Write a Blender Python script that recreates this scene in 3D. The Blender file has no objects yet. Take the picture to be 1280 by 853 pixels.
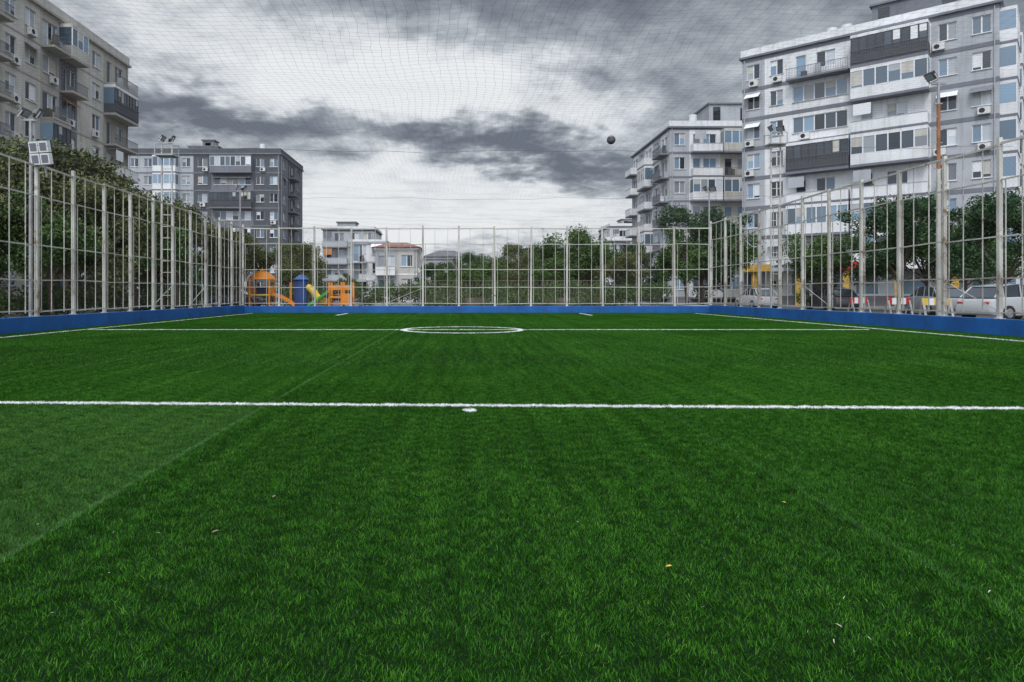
import bpy, math, random
import numpy as np
from mathutils import Vector, Matrix
random.seed(7); rng=np.random.default_rng(7)
scene=bpy.context.scene
EYE=1.1
# ------------------------------------------------------------ node helpers
class NT:
    def __init__(s,nt): s.nt=nt
    def n(s,t,**kw):
        nd=s.nt.nodes.new(t)
        for k,v in kw.items(): setattr(nd,k,v)
        return nd
    def lk(s,a,b): s.nt.links.new(a,b)
    def put(s,sock,v):
        if isinstance(v,bpy.types.NodeSocket): s.lk(v,sock)
        else: sock.default_value=v
    def m(s,op,a,b=None,c=None,clamp=False):
        nd=s.n('ShaderNodeMath',operation=op); nd.use_clamp=clamp
        s.put(nd.inputs[0],a)
        if b is not None: s.put(nd.inputs[1],b)
        if c is not None: s.put(nd.inputs[2],c)
        return nd.outputs[0]
    def noise(s,vec,scale,detail=4,rough=.55,col=False):
        nd=s.n('ShaderNodeTexNoise'); nd.inputs['Scale'].default_value=scale
        nd.inputs['Detail'].default_value=detail; nd.inputs['Roughness'].default_value=rough
        if vec is not None: s.lk(vec,nd.inputs['Vector'])
        return nd.outputs['Color'] if col else nd.outputs['Fac']
    def ramp(s,fac,stops):
        nd=s.n('ShaderNodeValToRGB'); cr=nd.color_ramp
        cr.elements[0].position=stops[0][0]; cr.elements[0].color=(*stops[0][1],1)
        cr.elements[1].position=stops[-1][0]; cr.elements[1].color=(*stops[-1][1],1)
        for p,c in stops[1:-1]:
            e=cr.elements.new(p); e.color=(*c,1)
        s.lk(fac,nd.inputs[0]); return nd.outputs[0]
    def mix(s,f,a,b,mode='MIX'):
        nd=s.n('ShaderNodeMix',data_type='RGBA',blend_type=mode)
        s.put(nd.inputs[0],f)
        for i,v in ((6,a),(7,b)):
            if isinstance(v,tuple): nd.inputs[i].default_value=(*v,1) if len(v)==3 else v
            else: s.lk(v,nd.inputs[i])
        return nd.outputs[2]
    def xyz(s,vec):
        nd=s.n('ShaderNodeSeparateXYZ'); s.lk(vec,nd.inputs[0]); return nd.outputs
    def comb(s,x,y,z):
        nd=s.n('ShaderNodeCombineXYZ')
        for i,v in enumerate((x,y,z)): s.put(nd.inputs[i],v)
        return nd.outputs[0]
def newmat(name):
    m=bpy.data.materials.new(name); m.use_nodes=True
    N=NT(m.node_tree); b=m.node_tree.nodes['Principled BSDF']
    return m,N,b
def simple(name,c,rough=.6,metal=0,var=.25,scale=3.0,spec=.4,bump=0,streak=0,dirt=None):
    m,N,b=newmat(name)
    tc=N.n('ShaderNodeTexCoord'); o=tc.outputs['Object']
    nz=N.noise(o,scale,3,.6)
    lo=tuple(x*(1-var) for x in c); hi=tuple(min(1,x*(1+var*.6)) for x in c)
    col=N.ramp(nz,[(.3,lo),(.7,hi)])
    if streak>0:
        x,y,z=N.xyz(o)
        v=N.comb(N.m('MULTIPLY',x,2.2),N.m('MULTIPLY',y,2.2),N.m('MULTIPLY',z,.16))
        st=N.noise(v,1.0,3,.65)
        f=N.m('MULTIPLY',N.m('SUBTRACT',st,.5,clamp=True),streak*4,clamp=True)
        col=N.mix(f,col,dirt or tuple(x*.45 for x in c))
    N.lk(col,b.inputs['Base Color'])
    b.inputs['Roughness'].default_value=rough; b.inputs['Metallic'].default_value=metal
    b.inputs['Specular IOR Level'].default_value=spec
    if bump:
        bp=N.n('ShaderNodeBump'); bp.inputs['Strength'].default_value=bump; bp.inputs['Distance'].default_value=.02
        N.lk(N.noise(o,scale*12,3),bp.inputs['Height']); N.lk(bp.outputs[0],b.inputs['Normal'])
    return m
M={}
M['white']=simple('white_painted_render',(.70,.70,.70),.75,var=.14,scale=.5,streak=.55,dirt=(.36,.355,.35))
M['lgrey']=simple('light_grey_render',(.40,.41,.43),.75,var=.14,scale=.5,streak=.5,dirt=(.22,.22,.23))
M['mgrey']=simple('mid_grey_render',(.17,.175,.20),.75,var=.14,scale=.5,streak=.4)
M['dgrey']=simple('dark_grey_render',(.085,.09,.10),.75,var=.18,scale=.6,streak=.4)
M['cream']=simple('cream_render',(.50,.48,.43),.8,var=.15,scale=.4,streak=.6,dirt=(.21,.195,.17))
M['cream2']=simple('beige_render',(.37,.35,.31),.8,var=.15,scale=.4,streak=.5)
M['roof']=simple('bitumen_roof',(.12,.12,.125),.9,scale=1)
M['tile']=simple('clay_roof_tiles',(.22,.09,.065),.8,scale=4,var=.4)
M['frame']=simple('white_window_frame',(.70,.70,.71),.4,var=.05)
M['dframe']=simple('dark_window_frame',(.05,.05,.055),.4,var=.05)
M['rail']=simple('balcony_rail_metal',(.12,.12,.13),.5,var=.1)
M['ac']=simple('ac_casing',(.62,.62,.60),.5,var=.1)
M['black']=simple('black_plastic',(.015,.015,.016),.5,var=.1)
M['awning']=simple('orange_awning',(.45,.20,.08),.8)
M['metal']=simple('galvanised_metal',(.36,.36,.36),.45,metal=.3,var=.3,scale=2)
M['rust']=simple('rusty_mast_paint',(.32,.14,.06),.8,var=.5,scale=3)
M['blue']=simple('blue_painted_concrete',(.010,.10,.33),.6,var=.28,scale=1.2,streak=.45,dirt=(.02,.055,.13),bump=.2)
M['orange']=simple('orange_plastic',(.72,.24,.02),.4,var=.1)
M['yellow']=simple('yellow_plastic',(.70,.45,.03),.4,var=.1)
M['ochre']=simple('ochre_shop_paint',(.55,.33,.06),.7,var=.2)
M['pblue']=simple('blue_plastic',(.02,.06,.20),.4,var=.1)
M['green']=simple('green_plastic',(.06,.34,.05),.4,var=.1)
M['red']=simple('red_paint',(.45,.03,.02),.4,var=.1)
M['bark']=simple('tree_bark',(.10,.075,.055),.9,var=.5,scale=8,bump=.6)
M['brownwall']=simple('brown_wall',(.12,.105,.075),.85,var=.4,scale=2,streak=.5)
def fence_paint():
    m,N,b=newmat('cream_fence_paint')
    o=N.n('ShaderNodeTexCoord').outputs['Object']
    nz=N.noise(o,2.5,6,.7); r=N.m('MULTIPLY',N.m('SUBTRACT',nz,.56,clamp=True),9,clamp=True)
    nz2=N.noise(o,.7,2)
    c=N.ramp(nz2,[(.3,(.34,.325,.28)),(.7,(.58,.565,.51))])
    N.lk(N.mix(r,c,(.19,.105,.055)),b.inputs['Base Color']); b.inputs['Roughness'].default_value=.6
    return m
M['fence']=fence_paint()
M['wire']=simple('fence_wire',(.13,.11,.09),.6,metal=.3,var=.5,scale=1.5)
M['net']=simple('net_cord',(.13,.13,.135),.8,var=.2)
def glass(name,c,rough):
    m,N,b=newmat(name)
    g=N.n('ShaderNodeNewGeometry'); r=g.outputs['Random Per Island']
    col=N.ramp(r,[(0,tuple(x*.45 for x in c)),(.5,c),(1,tuple(min(1,x*1.9) for x in c))])
    N.lk(col,b.inputs['Base Color']); b.inputs['Roughness'].default_value=rough
    b.inputs['Specular IOR Level'].default_value=.7
    return m
M['gdark']=glass('window_glass_dark',(.028,.036,.046),.06)
M['gmid']=glass('window_glass_reflective',(.12,.175,.23),.08)
M['gcur']=glass('window_glass_curtains',(.30,.32,.34),.15)
def leafmat(name,dark,mid,light):
    m,N,b=newmat(name)
    g=N.n('ShaderNodeNewGeometry'); r=g.outputs['Random Per Island']
    o=N.n('ShaderNodeTexCoord').outputs['Object']
    nz=N.noise(o,.9,2)
    f=N.m('ADD',N.m('MULTIPLY',r,.5),N.m('MULTIPLY',nz,.5))
    N.lk(N.ramp(f,[(.25,dark),(.5,mid),(.75,light)]),b.inputs['Base Color'])
    b.inputs['Roughness'].default_value=.65; b.inputs['Specular IOR Level'].default_value=.2
    return m
M['leaf']=leafmat('leaves_green',(.025,.052,.014),(.048,.095,.024),(.095,.15,.04))
M['leaf2']=leafmat('leaves_olive',(.038,.050,.020),(.082,.100,.038),(.145,.158,.062))
M['leaf3']=leafmat('leaves_dark',(.016,.040,.016),(.030,.068,.026),(.06,.11,.042))

# ------------------------------------------------------------ mesh builder
class MB:
    def __init__(s): s.v=[]; s.f=[]; s.mi=[]; s.mats=[]; s.sm=[]
    def mid(s,mat):
        if mat not in s.mats: s.mats.append(mat)
        return s.mats.index(mat)
    def add(s,vs,fs,mat,smooth=False):
        o=len(s.v); s.v+= [tuple(v) for v in vs]; k=s.mid(mat)
        for f in fs: s.f.append(tuple(i+o for i in f)); s.mi.append(k); s.sm.append(smooth)
    def box(s,x0,x1,y0,y1,z0,z1,mat,T=None):
        vs=[(x0,y0,z0),(x1,y0,z0),(x1,y1,z0),(x0,y1,z0),(x0,y0,z1),(x1,y0,z1),(x1,y1,z1),(x0,y1,z1)]
        if T: vs=[T(*v) for v in vs]
        s.add(vs,[(0,3,2,1),(4,5,6,7),(0,1,5,4),(1,2,6,5),(2,3,7,6),(3,0,4,7)],mat)
    def cyl(s,p0,p1,r0,r1,mat,n=8,caps=True):
        p0=Vector(p0); p1=Vector(p1); d=(p1-p0).normalized()
        a=d.orthogonal().normalized(); b=d.cross(a)
        vs=[]
        for p,r in ((p0,r0),(p1,r1)):
            for i in range(n):
                t=2*math.pi*i/n; vs.append(p+a*math.cos(t)*r+b*math.sin(t)*r)
        fs=[(i,(i+1)%n,n+(i+1)%n,n+i) for i in range(n)]
        s.add(vs,fs,mat,True)
        if caps: s.add(vs,[tuple(range(n-1,-1,-1)),tuple(range(n,2*n))],mat)
    def tube(s,pts,r,mat,n=8):
        for a,b in zip(pts[:-1],pts[1:]): s.cyl(a,b,r,r,mat,n)
    def build(s,name,parent=None,loc=None):
        me=bpy.data.meshes.new(name); me.from_pydata(s.v,[],s.f)
        for m in s.mats: me.materials.append(M[m] if isinstance(m,str) else m)
        me.polygons.foreach_set('material_index',s.mi); me.polygons.foreach_set('use_smooth',s.sm)
        me.update(); ob=bpy.data.objects.new(name,me); scene.collection.objects.link(ob)
        if parent: ob.parent=parent
        if loc: ob.location=loc
        return ob
def empty(name,loc=(0,0,0),rz=0):
    e=bpy.data.objects.new(name,None); e.empty_display_size=.5; e.location=loc; e.rotation_euler=(0,0,rz)
    scene.collection.objects.link(e); return e

# ------------------------------------------------------------ camera
cam=bpy.data.cameras.new('camera'); co=bpy.data.objects.new('camera',cam); scene.collection.objects.link(co)
cam.sensor_width=36; cam.lens=24; cam.clip_end=6000; cam.clip_start=.05
cam.shift_x=65/1280; cam.shift_y=-59.5/1280
co.location=(0,0,EYE); co.rotation_euler=(math.radians(90),0,0); scene.camera=co

# ------------------------------------------------------------ world
w=bpy.data.worlds.new('World'); scene.world=w; w.use_nodes=True
W=NT(w.node_tree); 
for n in list(w.node_tree.nodes): w.node_tree.nodes.remove(n)
out=W.n('ShaderNodeOutputWorld')
SUN_EL=math.radians(50); SUN_AZ=math.radians(195)   # behind the camera
sd=Vector((math.sin(SUN_AZ)*math.cos(SUN_EL),math.cos(SUN_AZ)*math.cos(SUN_EL),math.sin(SUN_EL)))
sky=W.n('ShaderNodeTexSky',sky_type='NISHITA'); sky.sun_disc=False
sky.sun_elevation=SUN_EL; sky.sun_rotation=SUN_AZ
bg1=W.n('ShaderNodeBackground'); bg1.inputs[1].default_value=.1; W.lk(sky.outputs[0],bg1.inputs[0])
tc=W.n('ShaderNodeTexCoord').outputs['Generated']
X,Y,Z=W.xyz(tc)
zz=W.m('ADD',W.m('MAXIMUM',Z,0.0),.20)
P=W.comb(W.m('DIVIDE',X,zz),W.m('DIVIDE',Y,zz),0.0)
warp=W.noise(P,.9,3,.6,col=True); wx,wy,wz=W.xyz(warp)
warp2=W.noise(P,3.0,4,.65,col=True); vx,vy,vz=W.xyz(warp2)
az=W.m('ARCTAN2',X,Y); el=W.m('ARCSINE',Z)
az=W.m('ADD',az,W.m('ADD',W.m('MULTIPLY',W.m('SUBTRACT',wx,.5),.5),W.m('MULTIPLY',W.m('SUBTRACT',vx,.5),.34)))
elw=W.m('ADD',el,W.m('ADD',W.m('MULTIPLY',W.m('SUBTRACT',wy,.5),.16),W.m('MULTIPLY',W.m('SUBTRACT',vy,.5),.16)))
def blob(a,e,sa,se,amp,slope=0.0):
    da=W.m('SUBTRACT',az,a)
    ee=W.m('SUBTRACT',W.m('SUBTRACT',elw,e),W.m('MULTIPLY',da,slope))
    q=W.m('ADD',W.m('POWER',W.m('ABSOLUTE',W.m('DIVIDE',da,sa)),2.0),W.m('POWER',W.m('ABSOLUTE',W.m('DIVIDE',ee,se)),2.0))
    return W.m('MULTIPLY',W.m('EXPONENT',W.m('MULTIPLY',q,-1.0)),amp)
L=W.m('ADD',.27,0.0)
for bl in [(-.10,.295,.36,.085,1.0,-.05),(-.12,.12,.34,.07,.72,0),(.22,.13,.22,.10,.32,0),(-.5,.4,.2,.04,.30,0),
           (.06,.205,.20,.032,-.85,-.14),(-.36,.235,.22,.028,-.70,-.05),(.02,.45,.38,.06,-.25,0),(.27,.27,.09,.06,-.35,0)]:
    L=W.m('ADD',L,blob(*bl))
fb=W.noise(P,1.9,6,.66); fb2=W.noise(P,7.0,5,.65)
L=W.m('ADD',L,W.m('MULTIPLY',W.m('SUBTRACT',fb,.5),1.35))
L=W.m('ADD',L,W.m('MULTIPLY',W.m('SUBTRACT',fb2,.5),.70))
cc=W.ramp(L,[(.0,(.145,.165,.20)),(.25,(.235,.26,.30)),(.5,(.42,.45,.49)),(.75,(.72,.75,.785)),(1,(.86,.88,.90))])
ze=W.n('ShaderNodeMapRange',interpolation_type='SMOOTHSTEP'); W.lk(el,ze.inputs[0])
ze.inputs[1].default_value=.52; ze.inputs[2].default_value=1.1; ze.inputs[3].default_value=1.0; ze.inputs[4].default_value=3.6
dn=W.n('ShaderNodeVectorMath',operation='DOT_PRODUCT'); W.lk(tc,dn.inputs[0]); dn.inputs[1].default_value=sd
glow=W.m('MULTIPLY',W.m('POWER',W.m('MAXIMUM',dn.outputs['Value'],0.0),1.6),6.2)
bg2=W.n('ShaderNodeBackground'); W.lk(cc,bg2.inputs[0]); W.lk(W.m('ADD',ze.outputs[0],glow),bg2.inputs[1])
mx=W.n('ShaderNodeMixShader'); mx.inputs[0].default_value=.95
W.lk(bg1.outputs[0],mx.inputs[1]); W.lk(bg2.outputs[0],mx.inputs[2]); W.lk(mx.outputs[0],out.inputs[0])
sl=bpy.data.lights.new('sun','SUN'); so=bpy.data.objects.new('sun',sl); scene.collection.objects.link(so)
sl.energy=1.45; sl.angle=math.radians(16); sl.color=(1,.95,.88)
so.rotation_euler=sd.to_track_quat('Z','Y').to_euler(); so.location=(0,-10,30)
scene.view_settings.view_transform='Standard'; scene.view_settings.look='None'; scene.view_settings.exposure=0

# ------------------------------------------------------------ ground
XL,XR,YN,YF=-12.1,14.0,-1.0,38.3
g=MB(); g.add([(-2500,-600,0),(2500,-600,0),(2500,4000,0),(-2500,4000,0)],[(0,1,2,3)],'ground')
M['ground']=simple('paved_ground',(.15,.145,.13),.9,var=.35,scale=.25,bump=.3)
g.build('ground')
M['asphalt']=simple('asphalt',(.055,.055,.057),.9,var=.2,scale=1,bump=.3)
M['pave']=simple('concrete_paving',(.24,.235,.225),.9,var=.2,scale=.8)
r=MB(); r.add([(20.5,-40,.004),(27,-40,.004),(27,62,.004),(20.5,62,.004)],[(0,1,2,3)],'asphalt'); r.build('road')
p=MB(); p.box(18.3,20.5,-40,62,0,.12,'pave'); p.box(XL-2.5,XL-.3,-5,40,0,.05,'pave'); p.build('pavement')

# ------------------------------------------------------------ turf
def turfmat(name,blade):
    m,N,b=newmat(name)
    geo=N.n('ShaderNodeNewGeometry'); pos=geo.outputs['Position']; x,y,z=N.xyz(pos)
    jit=N.m('MULTIPLY',N.m('SUBTRACT',N.noise(pos,14,1),.5),.09)
    def lt(a,b_): return N.m('LESS_THAN',a,b_)
    def gt(a,b_): return N.m('GREATER_THAN',a,b_)
    def band(v,c,wd): return lt(N.m('ADD',N.m('ABSOLUTE',N.m('SUBTRACT',v,c)),jit),wd)
    def AND(*a):
        r_=a[0]
        for q in a[1:]: r_=N.m('MULTIPLY',r_,q)
        return r_
    near=N.m('ADD',y,N.m('MULTIPLY',x,.035))
    masks=[AND(band(near,6.62,.055),gt(x,-11.0),lt(x,12.4)),
           AND(band(y,20.4,.095),gt(x,-11.1),lt(x,12.2)),
           AND(band(x,-11.25,.05),gt(y,1.5),lt(y,37)),
           AND(band(x,12.75,.06),gt(y,1.5),lt(y,37)),
           AND(band(x,-6.1,.07),gt(y,33.6),lt(y,37)),AND(band(x,6.5,.07),gt(y,33.6),lt(y,37))]
    dx=N.m('SUBTRACT',x,.07); dy=N.m('SUBTRACT',y,20.4)
    rad=N.m('SQRT',N.m('ADD',N.m('MULTIPLY',dx,dx),N.m('MULTIPLY',dy,dy)))
    masks.append(band(rad,1.75,.09))
    dx=N.m('SUBTRACT',x,.09); dy=N.m('SUBTRACT',y,6.34)
    rad=N.m('SQRT',N.m('ADD',N.m('MULTIPLY',dx,dx),N.m('MULTIPLY',dy,dy))); masks.append(lt(N.m('ADD',rad,N.m('MULTIPLY',jit,.5)),.068))
    mk=masks[0]
    for q in masks[1:]: mk=N.m('MAXIMUM',mk,q)
    rnd=geo.outputs['Random Per Island']
    st=N.noise(N.comb(N.m('MULTIPLY',x,4.0),N.m('MULTIPLY',y,.12),0.0),1.0,4,.7)
    lowf=N.noise(pos,.45,2,.6); mid_=N.noise(pos,7.0,3,.75)
    f=N.m('ADD',N.m('MULTIPLY',st,.5),N.m('ADD',N.m('MULTIPLY',lowf,.35),N.m('MULTIPLY',mid_,.5)))
    f=N.m('SUBTRACT',f,.185)
    if blade:
        f=N.m('ADD',f,N.m('MULTIPLY',N.m('SUBTRACT',rnd,.5),.6))
        col=N.ramp(f,[(.2,(.006,.034,.002)),(.5,(.018,.088,.003)),(.72,(.038,.145,.007)),(.9,(.095,.235,.024))])
    else:
        col=N.ramp(f,[(.3,(.002,.012,.001)),(.7,(.004,.022,.002))])
    sx=N.m('DIVIDE',N.m('ADD',x,1.88),3.76); fr=N.m('FRACT',sx)
    par=N.m('FLOORED_MODULO',N.m('FLOOR',sx),2.0)
    dist=N.m('MULTIPLY',N.m('MINIMUM',fr,N.m('SUBTRACT',1.0,fr)),3.76)
    seam=lt(N.m('ADD',dist,N.m('MULTIPLY',jit,.3)),.018)
    col=N.mix(N.m('MULTIPLY',par,.06),col,(.05,.18,.02))
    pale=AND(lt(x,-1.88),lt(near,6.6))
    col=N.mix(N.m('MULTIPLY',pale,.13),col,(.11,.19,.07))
    col=N.mix(N.m('MULTIPLY',seam,N.m('ADD',.12,N.m('MULTIPLY',lt(x,0.0),.22))),col,(.10,.22,.07))
    wn=N.m('ADD',.70,N.m('MULTIPLY',rnd,.2)) if blade else .4
    wc=N.n('ShaderNodeCombineColor'); 
    for i in range(3): N.put(wc.inputs[i],wn)
    col=N.mix(mk,col,wc.outputs[0])
    N.lk(col,b.inputs['Base Color']); b.inputs['Roughness'].default_value=.6
    b.inputs['Specular IOR Level'].default_value=.10
    return m
M['turfbase']=turfmat('turf_backing',False); M['blade']=turfmat('turf_fibre',True)
tb=MB(); tb.add([(XL,YN,.008),(XR,YN,.008),(XR,YF,.008),(XL,YF,.008)],[(0,1,2,3)],'turfbase')
turf=empty('artificial_turf'); tb.build('turf_backing_sheet',turf)
TS=(XR-XL)/13
def tile(seed,n,ws=1.0,hs=1.0):
    r=np.random.default_rng(seed); N_=int(n*TS*TS)
    px=r.uniform(-TS/2,TS/2,N_); py=r.uniform(-TS/2,TS/2,N_)
    h=r.uniform(.009,.023,N_)*hs; wd=r.uniform(.0008,.0017,N_)*ws
    a=r.uniform(0,2*np.pi,N_)
    k=2*np.pi/TS
    cl=np.sin(px*k*7+np.sin(py*k*9)*1.3)+np.sin(py*k*11+np.cos(px*k*6)*1.7)
    h*=1+.22*np.sin(px*k*13+2*np.sin(py*k*8))*np.sin(py*k*12+2*np.cos(px*k*9))
    la=r.uniform(0,2*np.pi,N_); lm=r.uniform(.1,.95,N_)*h
    lx=np.cos(la)*lm+np.cos(cl*1.5)*h*.3; ly=np.sin(la)*lm+np.sin(cl*1.5)*h*.3
    dx=np.cos(a)*wd; dy=np.sin(a)*wd; z0=.002
    V=np.zeros((N_,5,3))
    V[:,0]=np.c_[px-dx,py-dy,np.full(N_,z0)]; V[:,1]=np.c_[px+dx,py+dy,np.full(N_,z0)]
    V[:,2]=np.c_[px+dx*.8+lx*.35,py+dy*.8+ly*.35,h*.62]; V[:,3]=np.c_[px-dx*.8+lx*.35,py-dy*.8+ly*.35,h*.62]
    V[:,4]=np.c_[px+lx,py+ly,h]
    me=bpy.data.meshes.new('turf_fibres'); me.vertices.add(N_*5); me.vertices.foreach_set('co',V.ravel())
    b=np.arange(N_)[:,None]*5
    loops=np.concatenate([b+np.array([[0,1,2,3]]),b+np.array([[3,2,4]])],axis=1).ravel()
    me.loops.add(N_*7); me.loops.foreach_set('vertex_index',loops.astype(np.int32))
    me.polygons.add(N_*2)
    ls=(np.arange(N_)[:,None]*7+np.array([[0,4]])).ravel()
    me.polygons.foreach_set('loop_start',ls.astype(np.int32))
    me.update(calc_edges=True); me.validate(); me.materials.append(M['blade']); return me
tiles=[tile(1,24000),tile(2,24000),tile(3,24000)]
ftiles=[tile(4,6000,2.0,1.0),tile(5,6000,2.0,1.0)]
for i in range(13):
    for j in range(19):
        yy=YF-TS*(j+.5)-.005
        ob=bpy.data.objects.new('fibre_patch',random.choice(tiles if yy<10 else ftiles))
        ob.location=(XL+TS*(i+.5),yy,.008); ob.rotation_euler=(0,0,random.randrange(4)*math.pi/2)
        ob.parent=turf; scene.collection.objects.link(ob)
# fallen leaves and litter on the turf
fl=MB()
M['lyel']=simple('yellow_leaf',(.50,.38,.04),.7); M['lbr']=simple('brown_leaf',(.20,.17,.10),.8); M['lwh']=simple('dry_pale_leaf',(.42,.42,.30),.8)
def leaf(x,y,s,mat,asp=1.0):
    a=random.uniform(0,6.28); c,s_=math.cos(a),math.sin(a)
    pts=[(-1,0,0),(-.4,.45,.25),(.5,.4,.3),(1,0,.1),(.5,-.4,.15),(-.4,-.45,.2)]
    el_=random.uniform(.3,.7)*asp
    fl.add([(x+(p[0]*c-p[1]*el_*s_)*s,y+(p[0]*s_+p[1]*el_*c)*s,.029+p[2]*s) for p in pts],[(0,1,2,3,4,5)],mat)
for x,y,s,mt in [(.82,2.68,.014,'lyel'),(1.66,3.5,.012,'lyel'),(-.98,3.6,.020,'lbr'),(-1.1,3.07,.018,'lbr'),(-1.35,3.05,.012,'lbr')]:
    leaf(x,y,s,mt,1.4)
for x,y,s,mt in [(.55,3.2,.010,'lwh'),(.83,2.33,.010,'lwh'),(1.15,2.1,.018,'lwh'),(1.18,2.05,.016,'lwh'),(1.35,2.4,.014,'lwh'),(1.9,2.45,.016,'lwh'),(1.55,2.0,.012,'lwh'),(-.1,2.3,.012,'lwh'),(2.1,2.9,.012,'lwh'),(1.22,2.2,.016,'lwh'),(.75,2.25,.010,'lwh'),(1.10,2.16,.012,'lwh'),(1.27,2.12,.014,'lwh')]:
    leaf(x,y,s,mt,.35)
for _ in range(60): leaf(random.uniform(-2,4),random.uniform(2,6),random.uniform(.004,.008),random.choice(['lwh','lbr']),.6)
fl.build('fallen_leaves')

# ------------------------------------------------------------ blue wall
bw=MB(); H=.44
bw.box(XL-.22,XL,-1,YF,0,H,'blue'); bw.box(XR,XR+.22,-1,YF,0,H,'blue'); bw.box(XL-.22,XR+.22,YF,YF+.22,0,H-.05,'blue')
bwo=bw.build('low_blue_wall')
bv=bwo.modifiers.new('b','BEVEL'); bv.width=.015; bv.segments=2

# ------------------------------------------------------------ fence
def fence(name,p0,p1,nb,H0,Ht,seed):
    R=random.Random(seed); p0=Vector(p0); p1=Vector(p1); L_=(p1-p0).length; u=(p1-p0)/L_; n=Vector((-u.y,u.x,0))
    e=empty(name); posts=MB(); rails=MB(); mesh=MB()
    def T(a,d,z): q=p0+u*a+n*d; return (q.x,q.y,z)
    bay=L_/nb
    for i in range(nb+1):
        a=i*bay; t=.048; dz=R.uniform(-.03,.12); s=R.uniform(-.05,.05)
        posts.box(a-t,a+t,-t,t,H0,Ht+.06+dz,'fence',lambda x,y,z,s=s:T(x+s*(z/5),y,z))
        posts.box(a-.09,a+.09,-.09,.09,H0,H0+.015,'fence',T)
    zs=[H0+.14,H0+1.05,H0+(Ht-H0)*.47,H0+(Ht-H0)*.80,Ht]
    for i in range(nb):
        a0,a1=i*bay+.045,(i+1)*bay-.045
        for k,z in enumerate(zs):
            t=.018 if k<4 else .028; w1,w2=R.uniform(-.03,.03),R.uniform(-.03,.03)
            rails.box(a0,a1,-t,t,-t,t,'fence',lambda x,y,z,a0=a0,a1=a1,w1=w1,w2=w2,zc=z:T(x,y,zc+z+w1+(w2-w1)*(x-a0)/(a1-a0)))
        for fcs in (.33,.67):
            a=i*bay+bay*(fcs+R.uniform(-.02,.02)); t=.011
            rails.box(a-t,a+t,-t-.04,t-.04,H0+.1,Ht,'fence',T)
        t=.011
        for a in (a0+.10,a1-.10): rails.box(a-t,a+t,-t-.04,t-.04,H0+.1,H0+(Ht-H0)*.80,'fence',T)
        if R.random()<.12: rails.cyl(T(a0,.0,H0+.2),T(a1,.0,H0+1.0),.012,.012,'fence',5)
    def wires(z0,z1,step,wd,off,mat):
        hh=z1-z0; k=-hh; ns=max(1,int(hh/.3)); q=wd*.707
        while k<L_:
            for sgn in (1,-1):
                for j in range(ns):
                    a0,a1=k+hh*j/ns,k+hh*(j+1)/ns
                    if a0<0 or a1>L_: continue
                    f0,f1=j/ns,(j+1)/ns
                    if sgn<0: f0,f1=1-f0,1-f1
                    zc0,zc1=z0+hh*f0,z0+hh*f1
                    mesh.add([T(a0,off,zc0-q),T(a1,off,zc1-q),T(a1,off,zc1+q),T(a0,off,zc0+q)],[(0,1,2,3)],mat)
            k+=step
    wires(H0+.05,Ht,.14,.0020,.05,'wire'); wires(H0+.06,H0+1.25,.075,.0034,.056,'wire')
    posts.build('posts',e); rails.build('rails',e); mesh.build('chain_link_mesh',e)
    return e
fence('sports_fence',(XL-.11,1,0),(XL-.11,YF+.1,0),20,H,4.8,1)
fence('sports_fence',(XR+.11,1.4,0),(XR+.11,YF+.1,0),18,H,5.0,2)
fence('sports_fence',(XL-.11,YF+.13,0),(XR+.11,YF+.13,0),13,H-.05,4.75,3)

# ------------------------------------------------------------ roof net
nt_=MB()
def nz_(x,y):
    e=math.sin(math.pi*(x-XL)/(XR-XL))
    bay=abs(math.sin(math.pi*(y-17.3)/8.7))
    return 4.86-.22*e*(.7+.3*bay)+.03*math.sin(x*2.1+y*.7)+.025*math.sin(y*3.1-x*.9)
def strand(pts,wd,axis):
    vs=[];
    for (x,y,z) in pts:
        if axis=='y': vs+=[(x-wd,y,z),(x+wd,y,z)]
        else: vs+=[(x,y,z-wd),(x,y,z+wd)]
    fs=[(2*i,2*i+1,2*i+3,2*i+2) for i in range(len(pts)-1)]
    nt_.add(vs,fs,'net')
st=.14
x=XL
while x<XR:
    ys=np.linspace(4,YF,110); ph=random.uniform(0,6)
    strand([(x+.05*math.sin(y*1.7+x*.6)+.016*math.sin(y*9+ph),y,nz_(x,y)) for y in ys],.0011,'y'); x+=st*random.uniform(.9,1.1)
y=4
while y<YF:
    xs=np.linspace(XL,XR,90); ph=random.uniform(0,6)
    strand([(x,y+.05*math.sin(x*1.3+y*.5)+.02*math.sin(x*7+ph),nz_(x,y)) for x in xs],.0009 if y<14 else .0005,'x'); y+=st*random.uniform(.85,1.15)
for yc in (17.3,26.0):
    nt_.tube([(x,yc,nz_(x,yc)-.01) for x in np.linspace(XL,XR,24)],.0045,'rail',5)
nt_.build('overhead_ball_net')

# ------------------------------------------------------------ ball on net
bpy.ops.mesh.primitive_ico_sphere_add(subdivisions=4,radius=.105,location=(3.62,16.35,0))
ball=bpy.context.object; ball.name='soccer_ball'; ball.location.z=nz_(3.62,16.35)+.085
def ballmat():
    m,N,b=newmat('worn_ball_leather')
    o=N.n('ShaderNodeTexCoord').outputs['Object']
    v=N.n('ShaderNodeTexVoronoi'); v.inputs['Scale'].default_value=11; N.lk(o,v.inputs[0])
    N.lk(N.ramp(v.outputs['Distance'],[(.25,(.02,.02,.022)),(.5,(.10,.10,.11))]),b.inputs['Base Color']); b.inputs['Roughness'].default_value=.6
    return m
ball.data.materials.append(ballmat())
for pl in ball.data.polygons: pl.use_smooth=True

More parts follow.
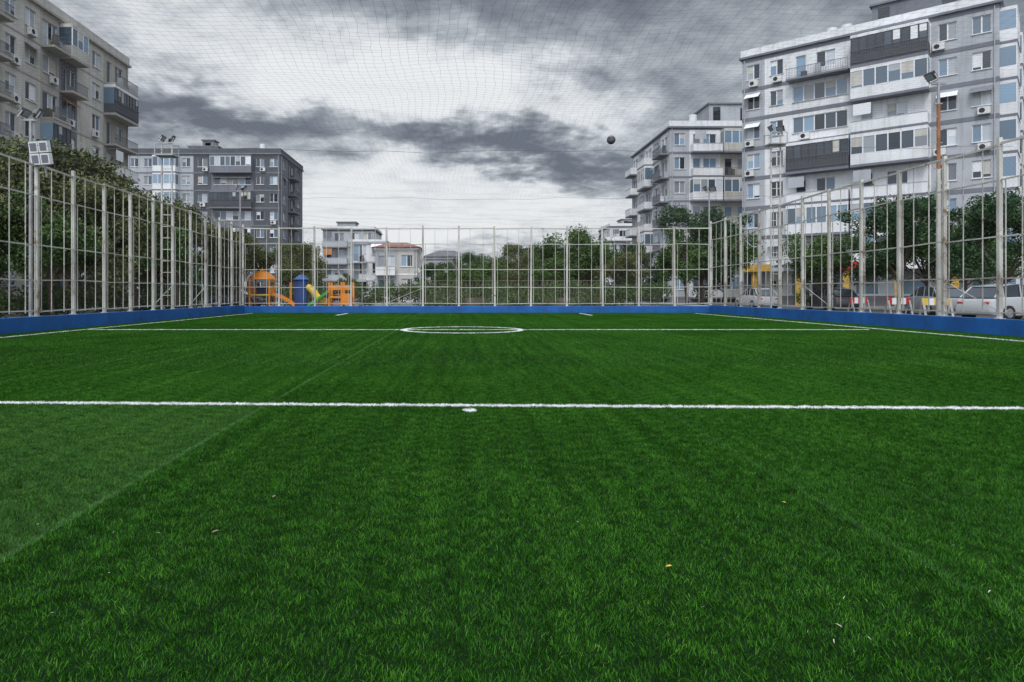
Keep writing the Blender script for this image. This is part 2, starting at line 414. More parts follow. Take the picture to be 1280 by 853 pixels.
# ------------------------------------------------------------ buildings
class Bld:
    def __init__(s,name,R):
        s.e=empty(name); s.R=random.Random(R)
        s.walls=MB(); s.win=MB(); s.bal=MB(); s.roof=MB(); s.ac=MB()
    def done(s):
        for nm,mb in (('walls',s.walls),('windows',s.win),('balconies',s.bal),('roof',s.roof),('air_conditioners',s.ac)):
            if mb.v: mb.build(nm,s.e)
def frameT(o,u,n):
    def T(a,d,z): return (o[0]+u[0]*a+n[0]*d,o[1]+u[1]*a+n[1]*d,z)
    return T
def window(B,T,a,b,c,e,d,fm='frame',nm=2,gl=None):
    R=B.R; 
    w_=(b-a)/nm
    for i in range(nm):
        gm=gl or R.choices(['gdark','gmid','gcur'],[.45,.3,.25])[0]
        x0,x1=a+i*w_,a+(i+1)*w_
        B.win.box(x0+.05,x1-.05,d-.03,d,c+.05,e-.05,gm,T)
        for (p,q) in ((x0,x0+.05),(x1-.05,x1)): B.win.box(p,q,d-.05,d+.04,c,e,fm,T)
        B.win.box(x0+.05,x1-.05,d-.05,d+.04,c,c+.05,fm,T); B.win.box(x0+.05,x1-.05,d-.05,d+.04,e-.05,e,fm,T)
        if R.random()<.25 and e-c<2:
            h=R.uniform(.3,.85)*(e-c); B.win.box(x0+.06,x1-.06,d+.003,d+.012,e-.06-h,e-.06,R.choice(['frame','lgrey','cream','cream']),T)
def acunit(B,T,a,z,d=0.0):
    B.ac.box(a,a+.85,d+.05,d+.38,z,z+.58,'ac',T)
    c=[(a+.3+.21*math.cos(t*math.pi/6),d+.388,z+.29+.21*math.sin(t*math.pi/6)) for t in range(12)]
    B.ac.add([T(*q) for q in c],[tuple(range(12))],'black')
    B.ac.box(a+.1,a+.15,d,d+.36,z-.05,z,'metal',T); B.ac.box(a+.7,a+.75,d,d+.36,z-.05,z,'metal',T)
def railing(B,T,a,b,d,z,h,mat='rail',step=.14):
    B.bal.box(a,b,d-.02,d+.02,z+h-.04,z+h,mat,T); B.bal.box(a,b,d-.02,d+.02,z+.08,z+.11,mat,T)
    x=a+.05
    while x<b-.03: B.bal.box(x,x+.025,d-.012,d+.012,z+.11,z+h-.04,mat,T); x+=step
def facade(B,T,cols,floors,fh,zb,wall='white',trim='mgrey',band=.22,acp=.3,bm=None,aw=('frame','mgrey','lgrey')):
    R=B.R; th=.22; wl=B.walls
    umin,umax=cols[0][0],cols[-1][1]
    wl.box(umin,umax,-th,0,0,zb,trim,T)
    for (u0,u1,kinds,*opt) in cols:
        wm=opt[0] if opt else wall; pm=opt[1] if len(opt)>1 else (bm or wm)
        for f in range(floors):
            z0=zb+f*fh; z1=z0+fh; k=kinds[f] if len(kinds)>1 else kinds
            W_=u1-u0; cx=(u0+u1)/2
            if k=='n': ops=[]
            elif k=='w': ww=min(1.6,W_*.55); ops=[(cx-ww/2,cx+ww/2,z0+1.0,z0+2.45,2)]
            elif k=='v':
                ww=min(1.3,W_*.3); ops=[(u0+W_*.25-ww/2,u0+W_*.25+ww/2,z0+1.0,z0+2.4,2),(u0+W_*.75-ww/2,u0+W_*.75+ww/2,z0+1.0,z0+2.4,2)]
            elif k=='W': ops=[(u0+.4,u1-.4,z0+.95,z0+2.45,max(2,int(W_/1.1)))]
            elif k=='s': ops=[(u0+.25,u1-.25,z0+.3,z0+2.5,max(2,int(W_/1.6)))]
            elif k in 'bro': ops=[(u0+W_*.12,u0+W_*.12+.9,z0+.12,z0+2.35,1),(u0+W_*.45,u0+W_*.45+min(1.6,W_*.45),z0+.9,z0+2.35,2)]
            else: ops=[(u0+W_*.3,u1-W_*.3,z0+.2,z0+2.3,2)]
            x=u0
            for (a,b,c,e,nm) in ops:
                if a>x+.001: wl.box(x,a,-th,0,z0,z1,wm,T)
                wl.box(a,b,-th,0,z0,c,wm,T); wl.box(a,b,-th,0,e,z1,wm,T)
                window(B,T,a,b,c,e,-.13,nm=nm)
                if k in 'wWv': wl.box(a-.06,b+.06,.0,.09,c-.07,c-.002,'white' if wm!='white' else 'lgrey',T)
                x=b
            if x<u1-.001: wl.box(x,u1,-th,0,z0,z1,wm,T)
            proj=1.15
            if k in 'br':
                a,b=u0+.1,u1-.1; bl=B.bal
                bl.box(a,b,.002,proj,z0-.14,z0+.04,trim,T)
                if k=='b':
                    bl.box(a,b,proj-.12,proj-.002,z0+.04,z0+.95,pm,T)
                    for p,q in ((a,a+.1),(b-.1,b)): bl.box(p,q,.003,proj-.12,z0+.04,z0+.95,pm,T)
                    bl.box(a,b,proj-.15,proj+.03,z0+.95,z0+1.0,'lgrey',T)
                    if R.random()<.3: bl.box(a+.2,a+1.6,proj-.06,proj-.03,z0+1.5,z0+2.5,R.choice(['lgrey','mgrey','frame','awning']),T)
                else: railing(B,T,a,b,proj-.04,z0+.04,.95)
                for _ in range(R.randint(0,3)):
                    q=R.uniform(a+.2,b-.7); bl.box(q,q+R.uniform(.2,.5),.2,.6,z0+.05,z0+R.uniform(.5,1.3),R.choice(['lgrey','dgrey','brownwall','frame']),T)
            elif k in 'gd':
                a,b=u0+.06,u1-.06; bl=B.bal; pmm=pm if k=='g' else 'dgrey'
                bl.box(a,b,.002,proj,z0-.16,z0+.06,trim,T)
                bl.box(a+.02,b-.02,.002,proj-.03,z0+.06,z0+.98,pmm,T)
                bl.box(a+.02,b-.02,.002,proj-.03,z0+2.55,z1-.161,pm,T)
                nm=max(3,int((b-a)/ (.85 if k=='g' else .6)))
                gl='gmid' if (k=='g' and R.random()<.7) else None
                window(B,T,a+.04,b-.04,z0+.98,z0+2.55,proj-.06,'frame' if k=='g' else 'dframe',nm,'gdark' if k=='d' else gl)
                if k=='d': railing(B,T,a,b,proj+.04,z0+.2,1.15,'rail',.12)
                for p,q in ((a+.02,a+.06),(b-.06,b-.02)): bl.box(p,q,.0,proj-.12,z0+.98,z0+2.55,'gmid',T)
            if k in 'wWv' and R.random()<acp: acunit(B,T,R.uniform(u0+.1,max(u0+.12,u1-1.1)),z0+.22)
            if k in 'wWv' and R.random()<.12 and ops:
                a,b,c,e,_=ops[0]; wl.add([T(a-.1,.02,e+.1),T(b+.1,.02,e+.1),T(b+.1,.75,e-.45),T(a-.1,.75,e-.45)],[(0,1,2,3)],R.choice(aw))
    for f in range(floors+1):
        z=zb+f*fh
        if band: wl.box(umin,umax,.001,.035,z-band/2,z+band/2,trim,T)
    for q in (umin+.25,umax-.3):
        B.walls.cyl(T(q,.09,0),T(q,.09,zb+floors*fh),.05,.05,'lgrey',6)
def building(name,seed,o,ang,W_,D,floors,fh,zb,front,left=None,right=None,wall='white',trim='mgrey',par=.9,bm=None,acp=.3,band=.22,parmat=None,aw=('frame','mgrey','lgrey')):
    B=Bld(name,seed); u=(math.cos(ang),math.sin(ang)); n=(math.sin(ang),-math.cos(ang)); bk=(-n[0],-n[1])
    ht=zb+floors*fh; th=.22
    Tf=frameT(o,u,n)
    B.walls.box(th+.001,W_-th-.001,-D+th+.001,-th-.001,0,ht,'dgrey',Tf)
    facade(B,Tf,front,floors,fh,zb,wall,trim,band,acp=acp,bm=bm,aw=aw)
    oR=(o[0]+u[0]*W_,o[1]+u[1]*W_); Tr=frameT(oR,bk,u)
    facade(B,Tr,right or [(th,D-th,'n')],floors,fh,zb,wall,trim,band,acp=acp,bm=bm,aw=aw)
    oL=(o[0]+bk[0]*D,o[1]+bk[1]*D); Tl=frameT(oL,n,(-u[0],-u[1]))
    facade(B,Tl,left or [(th,D-th,'n')],floors,fh,zb,wall,trim,band,acp=acp,bm=bm,aw=aw)
    B.walls.box(th+.002,W_-th-.002,-D,-D+th,0,ht,wall,Tf)
    rf=B.roof
    rf.box(-.25,W_+.25,-D-.25,.25,ht+.001+band/2,ht+band/2+.2,trim,Tf)
    z=ht+band/2+.2; pm=parmat or wall
    rf.box(-.1,W_+.1,-.1,.1,z,z+par,pm,Tf); rf.box(-.1,W_+.1,-D-.1,-D+.1,z,z+par,pm,Tf)
    rf.box(-.1,.1,-D+.1,-.1,z,z+par,pm,Tf); rf.box(W_-.1,W_+.1,-D+.1,-.1,z,z+par,pm,Tf)
    rf.box(.1,W_-.1,-D+.1,-.1,z,z+.05,'roof',Tf)
    return B,Tf,z
def rooftop(B,T,z,x,d,w_,dd,h,mat='lgrey'):
    B.roof.box(x,x+w_,-d-dd,-d,z+.05,z+h,mat,T); B.roof.box(x-.2,x+w_+.2,-d-dd-.2,-d+.2,z+h,z+h+.18,'mgrey',T)
    if h>1.4: B.roof.box(x+.5,x+1.4,-d,-d+.04,z+.3,z+h-.3,'gdark',T); B.roof.box(x+w_-1.6,x+w_-.6,-d,-d+.04,z+.6,z+h-.4,'gdark',T)
def antenna(B,T,z,x,d,h=2.5):
    B.roof.cyl(T(x,-d,z),T(x,-d,z+h),.03,.02,'metal',6)
    for i in range(5): 
        q=z+h-.1-i*.12; B.roof.cyl(T(x-.35+i*.04,-d,q),T(x+.35-i*.04,-d,q),.012,.012,'metal',5)
def tank(B,T,z,x,d,r_=.5,h=1.3):
    for a in (-.35,.35): B.roof.box(x+a-.04,x+a+.04,-d-.3,-d+.3,z,z+.6,'metal',T)
    B.roof.cyl(T(x,-d,z+.6),T(x,-d,z+.6+h),r_,r_,'frame',14)
# --- large right building
angR=math.atan2(-.669,.744)
B,T,z=building('apartment_building',11,(28.6,69.2),angR,20.5,14,8,2.98,.7,
 [(0,2.2,'w','lgrey'),(2.2,4.4,'wwwwwwww','white'),(4.4,9.9,'sbgbdWWr','white'),(9.9,15.9,'sggbgbgd','white'),(15.9,18.2,'w','lgrey'),(18.2,20.5,'w','lgrey','white')],
 right=[(.22,4,'g','white'),(4,8,'v','lgrey'),(8,13.78,'g','white')],wall='white',trim='mgrey',par=.7,acp=.5,band=.36)
rooftop(B,T,z,11,2.5,7,6,2.9,'mgrey'); rooftop(B,T,z,2,5,5,5,1.7,'lgrey'); antenna(B,T,z+2.9,12.5,4); antenna(B,T,z,5,2); tank(B,T,z,7.5,3); tank(B,T,z,8.8,3)
for a in (1.5,5.5,9.5,13.5,17.5): B.walls.box(a,a+.5,1.2,1.7,0,3.2,'ochre',T)
B.walls.box(0,20.5,.1,2.0,3.2,3.55,'lgrey',T)
for i in range(5): B.walls.box(.6+i*4,3.4+i*4,2.001,2.06,3.22,3.9,['ochre','mgrey','red','frame','ochre'][i],T)
B.done()
# --- second right building
B,T,z=building('apartment_building',12,(26,84.5),0,11,18.5,7,2.98,.6,
 [(.0,2.4,'w','lgrey'),(2.4,6.2,'bbgbgbb','white'),(6.2,11,'grgbgrg','cream')],
 left=[(.22,3.5,'b','white'),(3.5,7,'w','lgrey'),(7,11,'gbgbbgb','white'),(11,14.5,'w','lgrey'),(14.5,18.28,'r','white')],trim='mgrey',par=.7)
rooftop(B,T,z,5.2,1.0,5.5,7,3.0,'lgrey'); rooftop(B,T,z,1.5,4,2.5,5,1.6,'mgrey')
for i in range(4): antenna(B,T,z,1+i*2.6,2+i%2,2)
tank(B,T,z,3.5,2); B.done()
B,T,z=building('apartment_building',13,(33,150),0,9,12,5,3,.6,[(0,4.5,'b','white'),(4.5,9,'v','cream')],left=[(.22,6,'v','lgrey'),(6,11.78,'b')],par=.6)
rooftop(B,T,z,3,2,3,4,1.6); B.done()
B,T,z=building('apartment_building',19,(42,100),0,26,12,7,3,.6,[(0,6,'b','lgrey'),(6,13,'v','lgrey'),(13,20,'g','white'),(20,26,'v')],par=.6); B.done()
# --- left near building (faces the pitch)
B,T,z=building('apartment_building',14,(-35,40),math.pi/2,32,14,8,3.02,.7,
 [(0,6,'v','cream'),(6,12,'r','cream'),(12,14.4,'w','cream'),(14.4,16.9,'w','cream'),(16.9,19.6,'rrWrdrWr','cream2'),(19.6,22.4,'drWWrWrg','mgrey','cream'),(22.4,24.4,'n','cream'),(24.4,27,'w','cream'),(27,32,'rbrbbrdr','cream2','white')],
 wall='cream',trim='cream2',par=.8,acp=.6,band=.14,aw=('awning','frame','mgrey'))
rooftop(B,T,z,10,4,6,5,2.6,'cream'); 
for i in range(5): antenna(B,T,z,4+i*5,2,2)
B.done()
# --- left middle building
B,T,z=building('apartment_building',15,(-55.5,114),0,25.5,16,8,2.95,.6,
 [(0,4.5,'v','lgrey'),(4.5,8.5,'g','white','white'),(8.5,11,'w','lgrey'),(11,14,'w','dgrey'),(14,21,'dWgdWdWg','mgrey','mgrey'),(21,25.5,'v','dgrey')],
 right=[(.22,5,'w','mgrey'),(5,10,'r','dgrey','dgrey'),(10,15.78,'w','mgrey')],wall='mgrey',trim='mgrey',par=.8,parmat='dgrey')
rooftop(B,T,z,9,3,5,5,1.7,'lgrey'); rooftop(B,T,z,11,4,2,2,3.0,'mgrey'); rooftop(B,T,z,16,3,3,4,1.2,'dgrey')
for i in range(6): antenna(B,T,z,2+i*4,2,2.2)
tank(B,T,z,22,2); B.done()
# --- low houses in the middle
def hip(B,T,z,W_,D,h,mat='tile'):
    o=.5; vs=[T(-o,o,z),T(W_+o,o,z),T(W_+o,-D-o,z),T(-o,-D-o,z),T(W_*.3,-D/2,z+h),T(W_*.7,-D/2,z+h)]
    B.roof.add(vs,[(0,1,5,4),(1,2,5),(2,3,4,5),(3,0,4),(0,3,2,1)],mat)
B,T,z=building('white_house',16,(-14.4,90),0,4.6,9,3,2.45,.3,[(0,2.3,'r','white'),(2.3,4.6,'w','white')],trim='lgrey',par=.25,acp=.2)
B.done()
B,T,z=building('white_house',17,(-10.6,86),0,5.2,8,2,3.0,.5,[(0,2.6,'b','lgrey','white'),(2.6,5.2,'w','cream')],right=[(.22,7.78,'v')],trim='white',par=.1); hip(B,T,z+.1,5.2,8,.9); B.done()
B,T,z=building('apartment_building',18,(-22.5,112),0,8.4,10,4,2.75,.4,[(0,4.2,'b','lgrey'),(4.2,8.4,'v','lgrey')],trim='mgrey',par=.4); rooftop(B,T,z,2,2,3,3,1.2); B.done()
B,T,z=building('white_house',20,(-5.3,104),0,6.3,9,2,2.9,.4,[(0,3,'w','cream'),(3,6.3,'b','cream2')],trim='lgrey',par=.2); hip(B,T,z+.2,6.3,9,1.2,'roof'); B.done()
B,T,z=building('apartment_building',21,(16,170),0,12,10,4,2.9,.4,[(0,6,'v','lgrey'),(6,12,'b','lgrey')],trim='mgrey',par=.4); B.done()

# ------------------------------------------------------------ trees
def leaves_mesh(centers,radii,n,size,seed,mat,flat=.8):
    r=np.random.default_rng(seed); centers=np.array(centers); radii=np.array(radii)
    wgt=radii**2; wgt=wgt/wgt.sum(); idx=r.choice(len(centers),n,p=wgt)
    d=r.normal(size=(n,3)); d/=np.linalg.norm(d,axis=1)[:,None]
    rr=r.uniform(0.15,1,n)**.5*radii[idx]*(1+.18*r.normal(size=n))
    c=centers[idx]+d*rr[:,None]*np.array([1,1,flat])
    a=r.normal(size=(n,3)); a/=np.linalg.norm(a,axis=1)[:,None]
    b=np.cross(a,r.normal(size=(n,3))); b/=np.linalg.norm(b,axis=1)[:,None]
    s=size*r.uniform(.6,1.4,n)[:,None]
    V=np.stack([c-a*s,c+b*s*.45,c+a*s,c-b*s*.45],axis=1).reshape(-1,3)
    me=bpy.data.meshes.new('foliage'); me.vertices.add(n*4); me.vertices.foreach_set('co',V.ravel())
    me.loops.add(n*4); me.loops.foreach_set('vertex_index',np.arange(n*4,dtype=np.int32))
    me.polygons.add(n); me.polygons.foreach_set('loop_start',np.arange(0,n*4,4,dtype=np.int32))
    me.update(calc_edges=True); me.materials.append(M[mat]); return me
def make_tree(h,cr,seed,mat,n=14000,size=.11,trunk=.35):
    R=random.Random(seed); tm=MB(); cs=[]; rs=[]
    th=h*trunk; base=Vector((0,0,0)); top=Vector((R.uniform(-.2,.2),R.uniform(-.2,.2),th))
    tm.cyl(base,top,h*.022,h*.016,'bark',9)
    nb=10
    for i in range(nb):
        a=i*2.4+R.uniform(-.4,.4); lv=R.uniform(.1,1.0) if i else 1.05
        rad=cr*R.uniform(.45,.85)*(1.0-.35*max(0,lv-.5)) if i else .1
        st_=top-Vector((0,0,R.uniform(0,th*.3)))
        mid=st_+Vector((math.cos(a)*rad*.5,math.sin(a)*rad*.5,(h-th)*lv*.42))
        end=st_+Vector((math.cos(a)*rad,math.sin(a)*rad,(h-th)*lv*.78))
        tm.cyl(st_,mid,h*.010,h*.007,'bark',6); tm.cyl(mid,end,h*.007,h*.003,'bark',5)
        for q in range(4):
            o=Vector((R.uniform(-1,1),R.uniform(-1,1),R.uniform(-.8,.8)))*cr*.36
            e2=end+o; tm.cyl(mid.lerp(end,R.uniform(.4,.9)),e2,h*.004,h*.0015,'bark',4)
            cs.append(tuple(e2)); rs.append(cr*R.uniform(.16,.36))
    return tm,leaves_mesh(cs,rs,n,size,seed,mat)
protos={}
def proto(key,*a,**k):
    tm,lm=make_tree(*a,**k)
    ob=tm.build('trunk'); me=ob.data; bpy.data.objects.remove(ob); protos[key]=(me,lm)
proto('A',8,3.2,1,'leaf2',n=17000,size=.10,trunk=.25); proto('B',7,2.8,2,'leaf',n=15000,size=.10); proto('C',9,3.4,3,'leaf3',n=18000,size=.11,trunk=.28); proto('D',7.5,3.0,4,'leaf2',n=12000,size=.10,trunk=.24); proto('E',6,3.0,5,'leaf',n=15000,size=.10,trunk=.22)
def tree(key,x,y,s=1,rz=None,sz=None,name='leafy_tree'):
    e=empty(name,(x,y,0),rz if rz is not None else random.uniform(0,6.28)); e.scale=(s,s,sz or s)
    for nm,me in zip(('trunk','foliage'),protos[key]):
        ob=bpy.data.objects.new(nm,me); ob.parent=e; scene.collection.objects.link(ob)
for a in [('D',-18,22,.75),('A',-19.5,26,.85),('B',-17,28.5,.75),('D',-17.5,31,.85),('A',-20.3,34,1.18),('B',-18,38,.95),('A',-17.8,43,.95),('D',-21,46,1.0),('B',-24,41,1.1),('A',-26,37,1.15),('C',-24,31,.8),
          ('A',-15.5,48,.75),('B',-18,53,.8),('D',-14.5,62,.75),('B',-11.6,72,.45),('A',-16,66,.8),('B',-26,60,1.0),('A',-30,52,1.1),
          ('E',10.3,60,1.1),('B',12.2,63,.95),('C',7.5,75,.78),('E',4,78,.9),('B',0.5,74,.68),('C',-2.8,76,.55),('E',9,85,1.0),('B',14,80,.85),('D',5.8,70,.8),('C',2,88,.75),
          ('E',2.2,58,.62),('D',5.5,60,.62),('E',7.6,57,.68),('B',-1.2,62,.5),('A',13.5,57,.62),
          ('C',22,62,1.08),('B',20,60,.95),('E',24.5,63,1.2),('C',17,66,.7),
          ('C',27,42,.85),('B',29.5,43,.95),('C',31,39,.8),('E',24.6,46,.85),('B',34,46,.9),('C',33,36,.75)]:
    tree(*a)
cs=[];rs=[]
for _ in range(120):
    x=random.uniform(-60,60); y=random.uniform(95,150); h=random.uniform(2,4.8)
    if -25<x<-4 and y<116: continue
    cs.append((x,y,h*.55)); rs.append(h*.6)
    cs.append((x+random.uniform(-2,2),y,h*.9)); rs.append(h*.4)
dm=leaves_mesh(cs,rs,60000,.28,9,'leaf3'); do=bpy.data.objects.new('distant_trees',dm); scene.collection.objects.link(do)
cs=[];rs=[]
for i in range(130):
    x=-16+i*.25; cs.append((x,54+random.uniform(-.8,.8),random.uniform(.5,1.6))); rs.append(random.uniform(.5,.9))
for i in range(90):
    cs.append((-19+random.uniform(-1,1),18+i*.35,random.uniform(.4,1.2))); rs.append(random.uniform(.4,.8))
for i in range(34):
    if random.random()<.6: cs.append((-2.5+i*.4,48+random.uniform(-.4,.4),random.uniform(.3,.9))); rs.append(random.uniform(.35,.7))
hm=leaves_mesh(cs,rs,48000,.09,10,'leaf'); ho=bpy.data.objects.new('hedge',hm); scene.collection.objects.link(ho)
gw=MB()
gw.box(-2.5,10.2,49,49.2,0,.8,'brownwall')
for i in range(54): gw.box(-2.4+i*.235,-2.37+i*.235,49.08,49.11,.8,2.0,'brownwall')
gw.box(-2.5,10.2,49.07,49.12,2.0,2.05,'brownwall'); gw.build('garden_wall')

# ------------------------------------------------------------ playground
pg=empty('playground_tower',(-14.2,49,0)); a=MB()
for x in (-.7,.7):
    for y in (-.7,.7): a.cyl((x,y,0),(x,y,2.15),.07,.07,'orange',10)
a.box(-.75,.75,-.75,.75,.95,1.05,'yellow')
for x in (-.72,.72): a.box(x-.03,x+.03,-.65,.65,1.05,1.6,'orange')
a.box(-.65,.65,.69,.75,1.05,1.6,'pblue')
a.cyl((0,0,2.1),(0,0,2.3),.95,.85,'orange',12); a.cyl((0,0,2.3),(0,0,2.62),.85,.45,'orange',12); a.cyl((0,0,2.62),(0,0,2.76),.45,.1,'orange',12)
a.cyl((0,0,2.76),(0,0,2.95),.06,.02,'yellow',8); a.build('tower_frame',pg)
s=MB()
for i in range(8):
    t0,t1=i/8,(i+1)/8
    f=lambda t:(.8+1.6*t,.95-.85*t+.12*math.sin(t*math.pi))
    x0,z0=f(t0);x1,z1=f(t1)
    s.add([(x0,-.3,z0),(x1,-.3,z1),(x1,.3,z1),(x0,.3,z0)],[(0,1,2,3)],'orange')
    for y in (-.3,.3): s.add([(x0,y,z0),(x1,y,z1),(x1,y,z1+.22),(x0,y,z0+.22)],[(0,1,2,3)],'orange')
s.build('slide_chute',pg)
pg=empty('playground_tube_slide',(-11.5,49.5,0)); a=MB()
a.cyl((0,0,0),(0,0,2.1),.5,.5,'pblue',16); a.cyl((0,0,2.1),(0,0,2.45),.62,.15,'pblue',16)
a.cyl((-.8,0,0),(-.8,0,1.9),.06,.06,'orange'); a.build('tube',pg)
c=MB(); pts=[(.4,0,1.55),(.65,0,1.45),(.9,-.05,1.2),(1.1,-.1,.9),(1.35,-.12,.65),(1.65,-.12,.5),(1.95,-.12,.42)]
c.tube(pts,.27,'yellow',12); c.build('slide_tube',pg)
pg=empty('playground_climber',(-8.6,49,0)); a=MB()
for x in (-.8,.1,.8): a.cyl((x,0,0),(x,0,1.9),.08,.08,'orange',10); a.cyl((x,1,0),(x,1,1.9),.08,.08,'orange',10)
a.box(-.8,.8,-.05,.05,1.35,1.7,'orange'); a.box(-.8,.8,0,1,.8,.88,'yellow'); a.box(.1,.8,-.06,-.055,.3,1.1,'orange')
for i in range(4): a.cyl((-.8,0,.25+i*.25),(.1,0,.25+i*.25),.025,.025,'red',6)
a.build('climber_frame',pg)
s=MB()
for i in range(7):
    t0,t1=i/7,(i+1)/7; x0,z0=-.8-1.5*t0,1.15-1.05*t0; x1,z1=-.8-1.5*t1,1.15-1.05*t1
    s.add([(x0,-.3,z0),(x1,-.3,z1),(x1,.3,z1),(x0,.3,z0)],[(0,1,2,3)],'green')
    for y in (-.3,.3): s.add([(x0,y,z0),(x1,y,z1),(x1,y,z1+.2),(x0,y,z0+.2)],[(0,1,2,3)],'green' if y<0 else 'yellow')
s.build('slide_chute',pg)

# ------------------------------------------------------------ masts and floodlights
def flood(mb,x,y,z,ax,tilt=-.5,s=.72):
    M_=Matrix.Translation((x,y,z))@Matrix.Rotation(ax,4,'Z')@Matrix.Rotation(tilt,4,'X')
    T=lambda a,b,c:tuple(M_@Vector((a*s,b*s,c*s)))
    mb.box(-.24,.24,-.08,.08,-.17,.17,'black',T); mb.box(-.21,.21,.081,.09,-.14,.14,'gcur',T)
    mb.box(-.15,.15,-.16,-.08,-.1,.1,'metal',T)
    mb.box(-.27,-.25,-.03,.03,-.25,.05,'metal',T); mb.box(.25,.27,-.03,.03,-.25,.05,'metal',T); mb.box(-.27,.27,-.03,.03,-.27,-.25,'metal',T)
def mast(x,y,h,kind,face):
    e=empty('floodlight_mast',(x,y,0)); a=MB()
    if kind=='twin':
        for q in (-.22,.22): a.cyl((q,0,0),(q,0,h),.045,.04,'fence',8)
        z=1.0
        while z<h: a.box(-.2,.2,-.015,.015,z,z+.03,'fence'); z+=.5
        a.box(-.4,.4,-.35,.35,h-.55,h-.5,'metal')
        for q in (-.38,.38):
            for y_ in (-.33,.33): a.box(q-.02,q+.02,y_-.02,y_+.02,h-.5,h,'metal')
        for y_ in (-.33,.33): a.box(-.4,.4,y_-.015,y_+.015,h-.03,h,'metal')
    elif kind=='rust':
        a.cyl((0,0,0),(0,0,4.9),.075,.06,'fence',8); a.cyl((0,0,4.9),(0,0,6.9),.055,.05,'rust',8); a.cyl((0,0,6.9),(0,0,h),.045,.04,'metal',8)
        for i in range(12): a.box(-.12,.12,-.012,.012,2.5+i*.4,2.53+i*.4,'metal')
    else: a.cyl((0,0,0),(0,0,h),.06,.045,'metal',8)
    a.box(-.22,.22,-.03,.03,h,h+.06,'metal'); a.build('mast_pole',e)
    f=MB(); flood(f,-.2,.05,h+.26,face,-.6)
    if kind!='rust': flood(f,.22,0,h+.22,face+.7,-.5)
    f.build('floodlights',e)
mast(-12.75,29.7,7.6,'twin',-1.5); mast(14.8,32,8.6,'twin',1.5); mast(14.65,20.9,7.5,'rust',1.6)
mast(-12.7,20.2,6.2,'pole',-1.5); mast(14.6,40,7.0,'pole',1.6); mast(-12.75,39.6,7.0,'pole',-1.3)
e=empty('lamp_panel',(-12.15,19.6,4.95)); a=MB()
for i,(x,z) in enumerate([(0,0),(.34,0),(0,.34),(.34,.34)]):
    a.box(x-.155,x+.155,-.06,.06,z-.155,z+.155,'frame'); a.box(x-.11,x+.11,-.068,-.061,z-.11,z+.11,'mgrey')
a.cyl((.17,.08,-.5),(.17,.08,.5),.03,.03,'metal',6); a.build('panel',e)
e.rotation_euler=(.2,0,-.25)

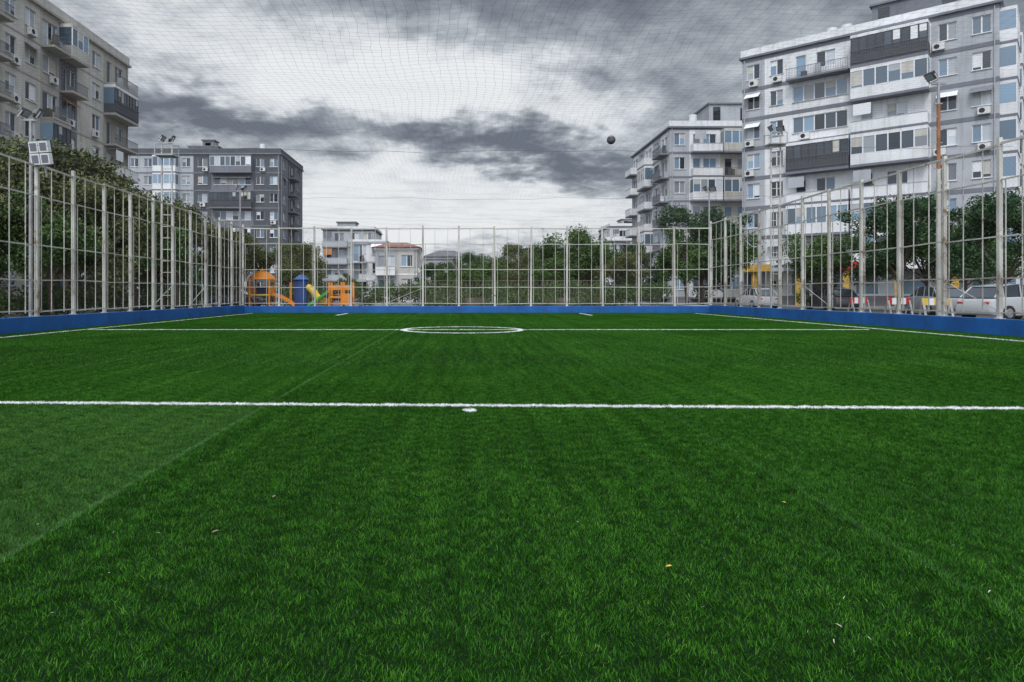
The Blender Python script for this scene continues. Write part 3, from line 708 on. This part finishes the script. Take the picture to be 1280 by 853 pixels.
# ------------------------------------------------------------ cars
def car(x,y,rz,col,seed=0,name='parked_car'):
    e=empty(name,(x,y,.0),rz)
    mt=simple('car_paint',col,.25,var=.04,spec=.6)
    M['cp%d'%seed]=mt; k='cp%d'%seed
    b=MB()
    def loft(secs,mat):
        vs=[];n=len(secs[0])
        for s_ in secs: vs+=s_
        fs=[(i*n+j,i*n+(j+1)%n,(i+1)*n+(j+1)%n,(i+1)*n+j) for i in range(len(secs)-1) for j in range(n)]
        fs+=[tuple(range(n-1,-1,-1)),tuple(range((len(secs)-1)*n,len(secs)*n))]
        b.add(vs,fs,mat,False)
    prof=[(-2.1,.35,.62,.70),(-2.0,.22,.86,.80),(-1.5,.2,.93,.86),(-.6,.2,.96,.87),(.6,.2,.95,.87),(1.2,.2,.88,.86),(1.85,.22,.78,.80),(2.1,.35,.6,.68)]
    loft([[(px,-w_,z0),(px,-w_,(z0+z1)/2),(px,-w_*.93,z1),(px,w_*.93,z1),(px,w_,(z0+z1)/2),(px,w_,z0)] for px,z0,z1,w_ in prof],k)
    ob=b.build('body',e); bb=ob.modifiers.new('s','BEVEL'); bb.width=.05; bb.segments=3; bb.limit_method='ANGLE'
    for p in ob.data.polygons: p.use_smooth=True
    b=MB()
    cab=[(-1.85,.92,.93,.74),(-1.35,.92,1.36,.68),(-.5,.92,1.46,.66),(.25,.92,1.43,.66),(1.05,.90,.93,.72)]
    loft([[(px,-w_,z0),(px,-w_+.12*(z1-z0),z1),(px,w_-.12*(z1-z0),z1),(px,w_,z0)] for px,z0,z1,w_ in cab],'gdark')
    b.build('cabin_glass',e)
    b=MB()
    for sgn in (-1,1):
        for px,pz0,pz1,px2 in ((-1.35,.93,1.36,-1.35),(-.45,.93,1.46,-.45),(.35,.95,1.43,.25)):
            b.cyl((px,sgn*.70,pz0),(px2,sgn*.63,pz1),.03,.03,k,6)
        b.cyl((.25,sgn*.63,1.43),(1.05,sgn*.71,.93),.035,.035,k,6)
        b.cyl((-1.35,sgn*.63,1.36),(-1.85,sgn*.71,.93),.035,.035,k,6)
    b.add([(-1.38,-.62,1.375),(-.5,-.6,1.475),(.27,-.6,1.445),(.27,.6,1.445),(-.5,.6,1.475),(-1.38,.62,1.375)],[(0,1,4,5),(1,2,3,4)],k)
    b.build('roof',e)
    b=MB()
    for px in (-1.3,1.3):
        for sgn in (-1,1):
            b.cyl((px,sgn*.68,.31),(px,sgn*.89,.31),.31,.31,'black',18); b.cyl((px,sgn*.892,.31),(px,sgn*.905,.31),.19,.17,'metal',12)
    b.box(2.02,2.09,-.62,-.38,.58,.7,'gcur'); b.box(2.02,2.09,.38,.62,.58,.7,'gcur')
    b.box(-2.08,-2.0,-.66,-.42,.62,.76,'red'); b.box(-2.08,-2.0,.42,.66,.62,.76,'red')
    b.build('wheels_and_lamps',e)
car(22.8,28.2,.25,(.42,.43,.44),1); car(25,36,1.4,(.20,.21,.22),2); car(25,46,1.57,(.05,.055,.06),3); car(21.7,50,1.57,(.4,.4,.4),5)
car(-22,49,.1,(.30,.31,.32),6); car(-17,52,.0,(.06,.07,.09),7)
for i,(x,y) in enumerate([(19.4,27.8),(19.4,30.2),(19.3,33)]):
    e=empty('road_barrier',(x,y,.12),.2*i); a=MB()
    for s_ in (-.55,.55):
        a.add([(s_-.05,-.2,0),(s_+.05,-.2,0),(s_+.05,0,.8),(s_-.05,0,.8)],[(0,1,2,3)],'metal'); a.add([(s_-.05,.2,0),(s_+.05,.2,0),(s_+.05,0,.8),(s_-.05,0,.8)],[(0,1,2,3)],'metal')
    for k in range(5): a.box(-.6+k*.24,-.6+(k+1)*.24,-.03,.03,.5,.78,('yellow' if i==0 else 'red') if k%2==0 else 'frame')
    a.build('barrier_frame',e)
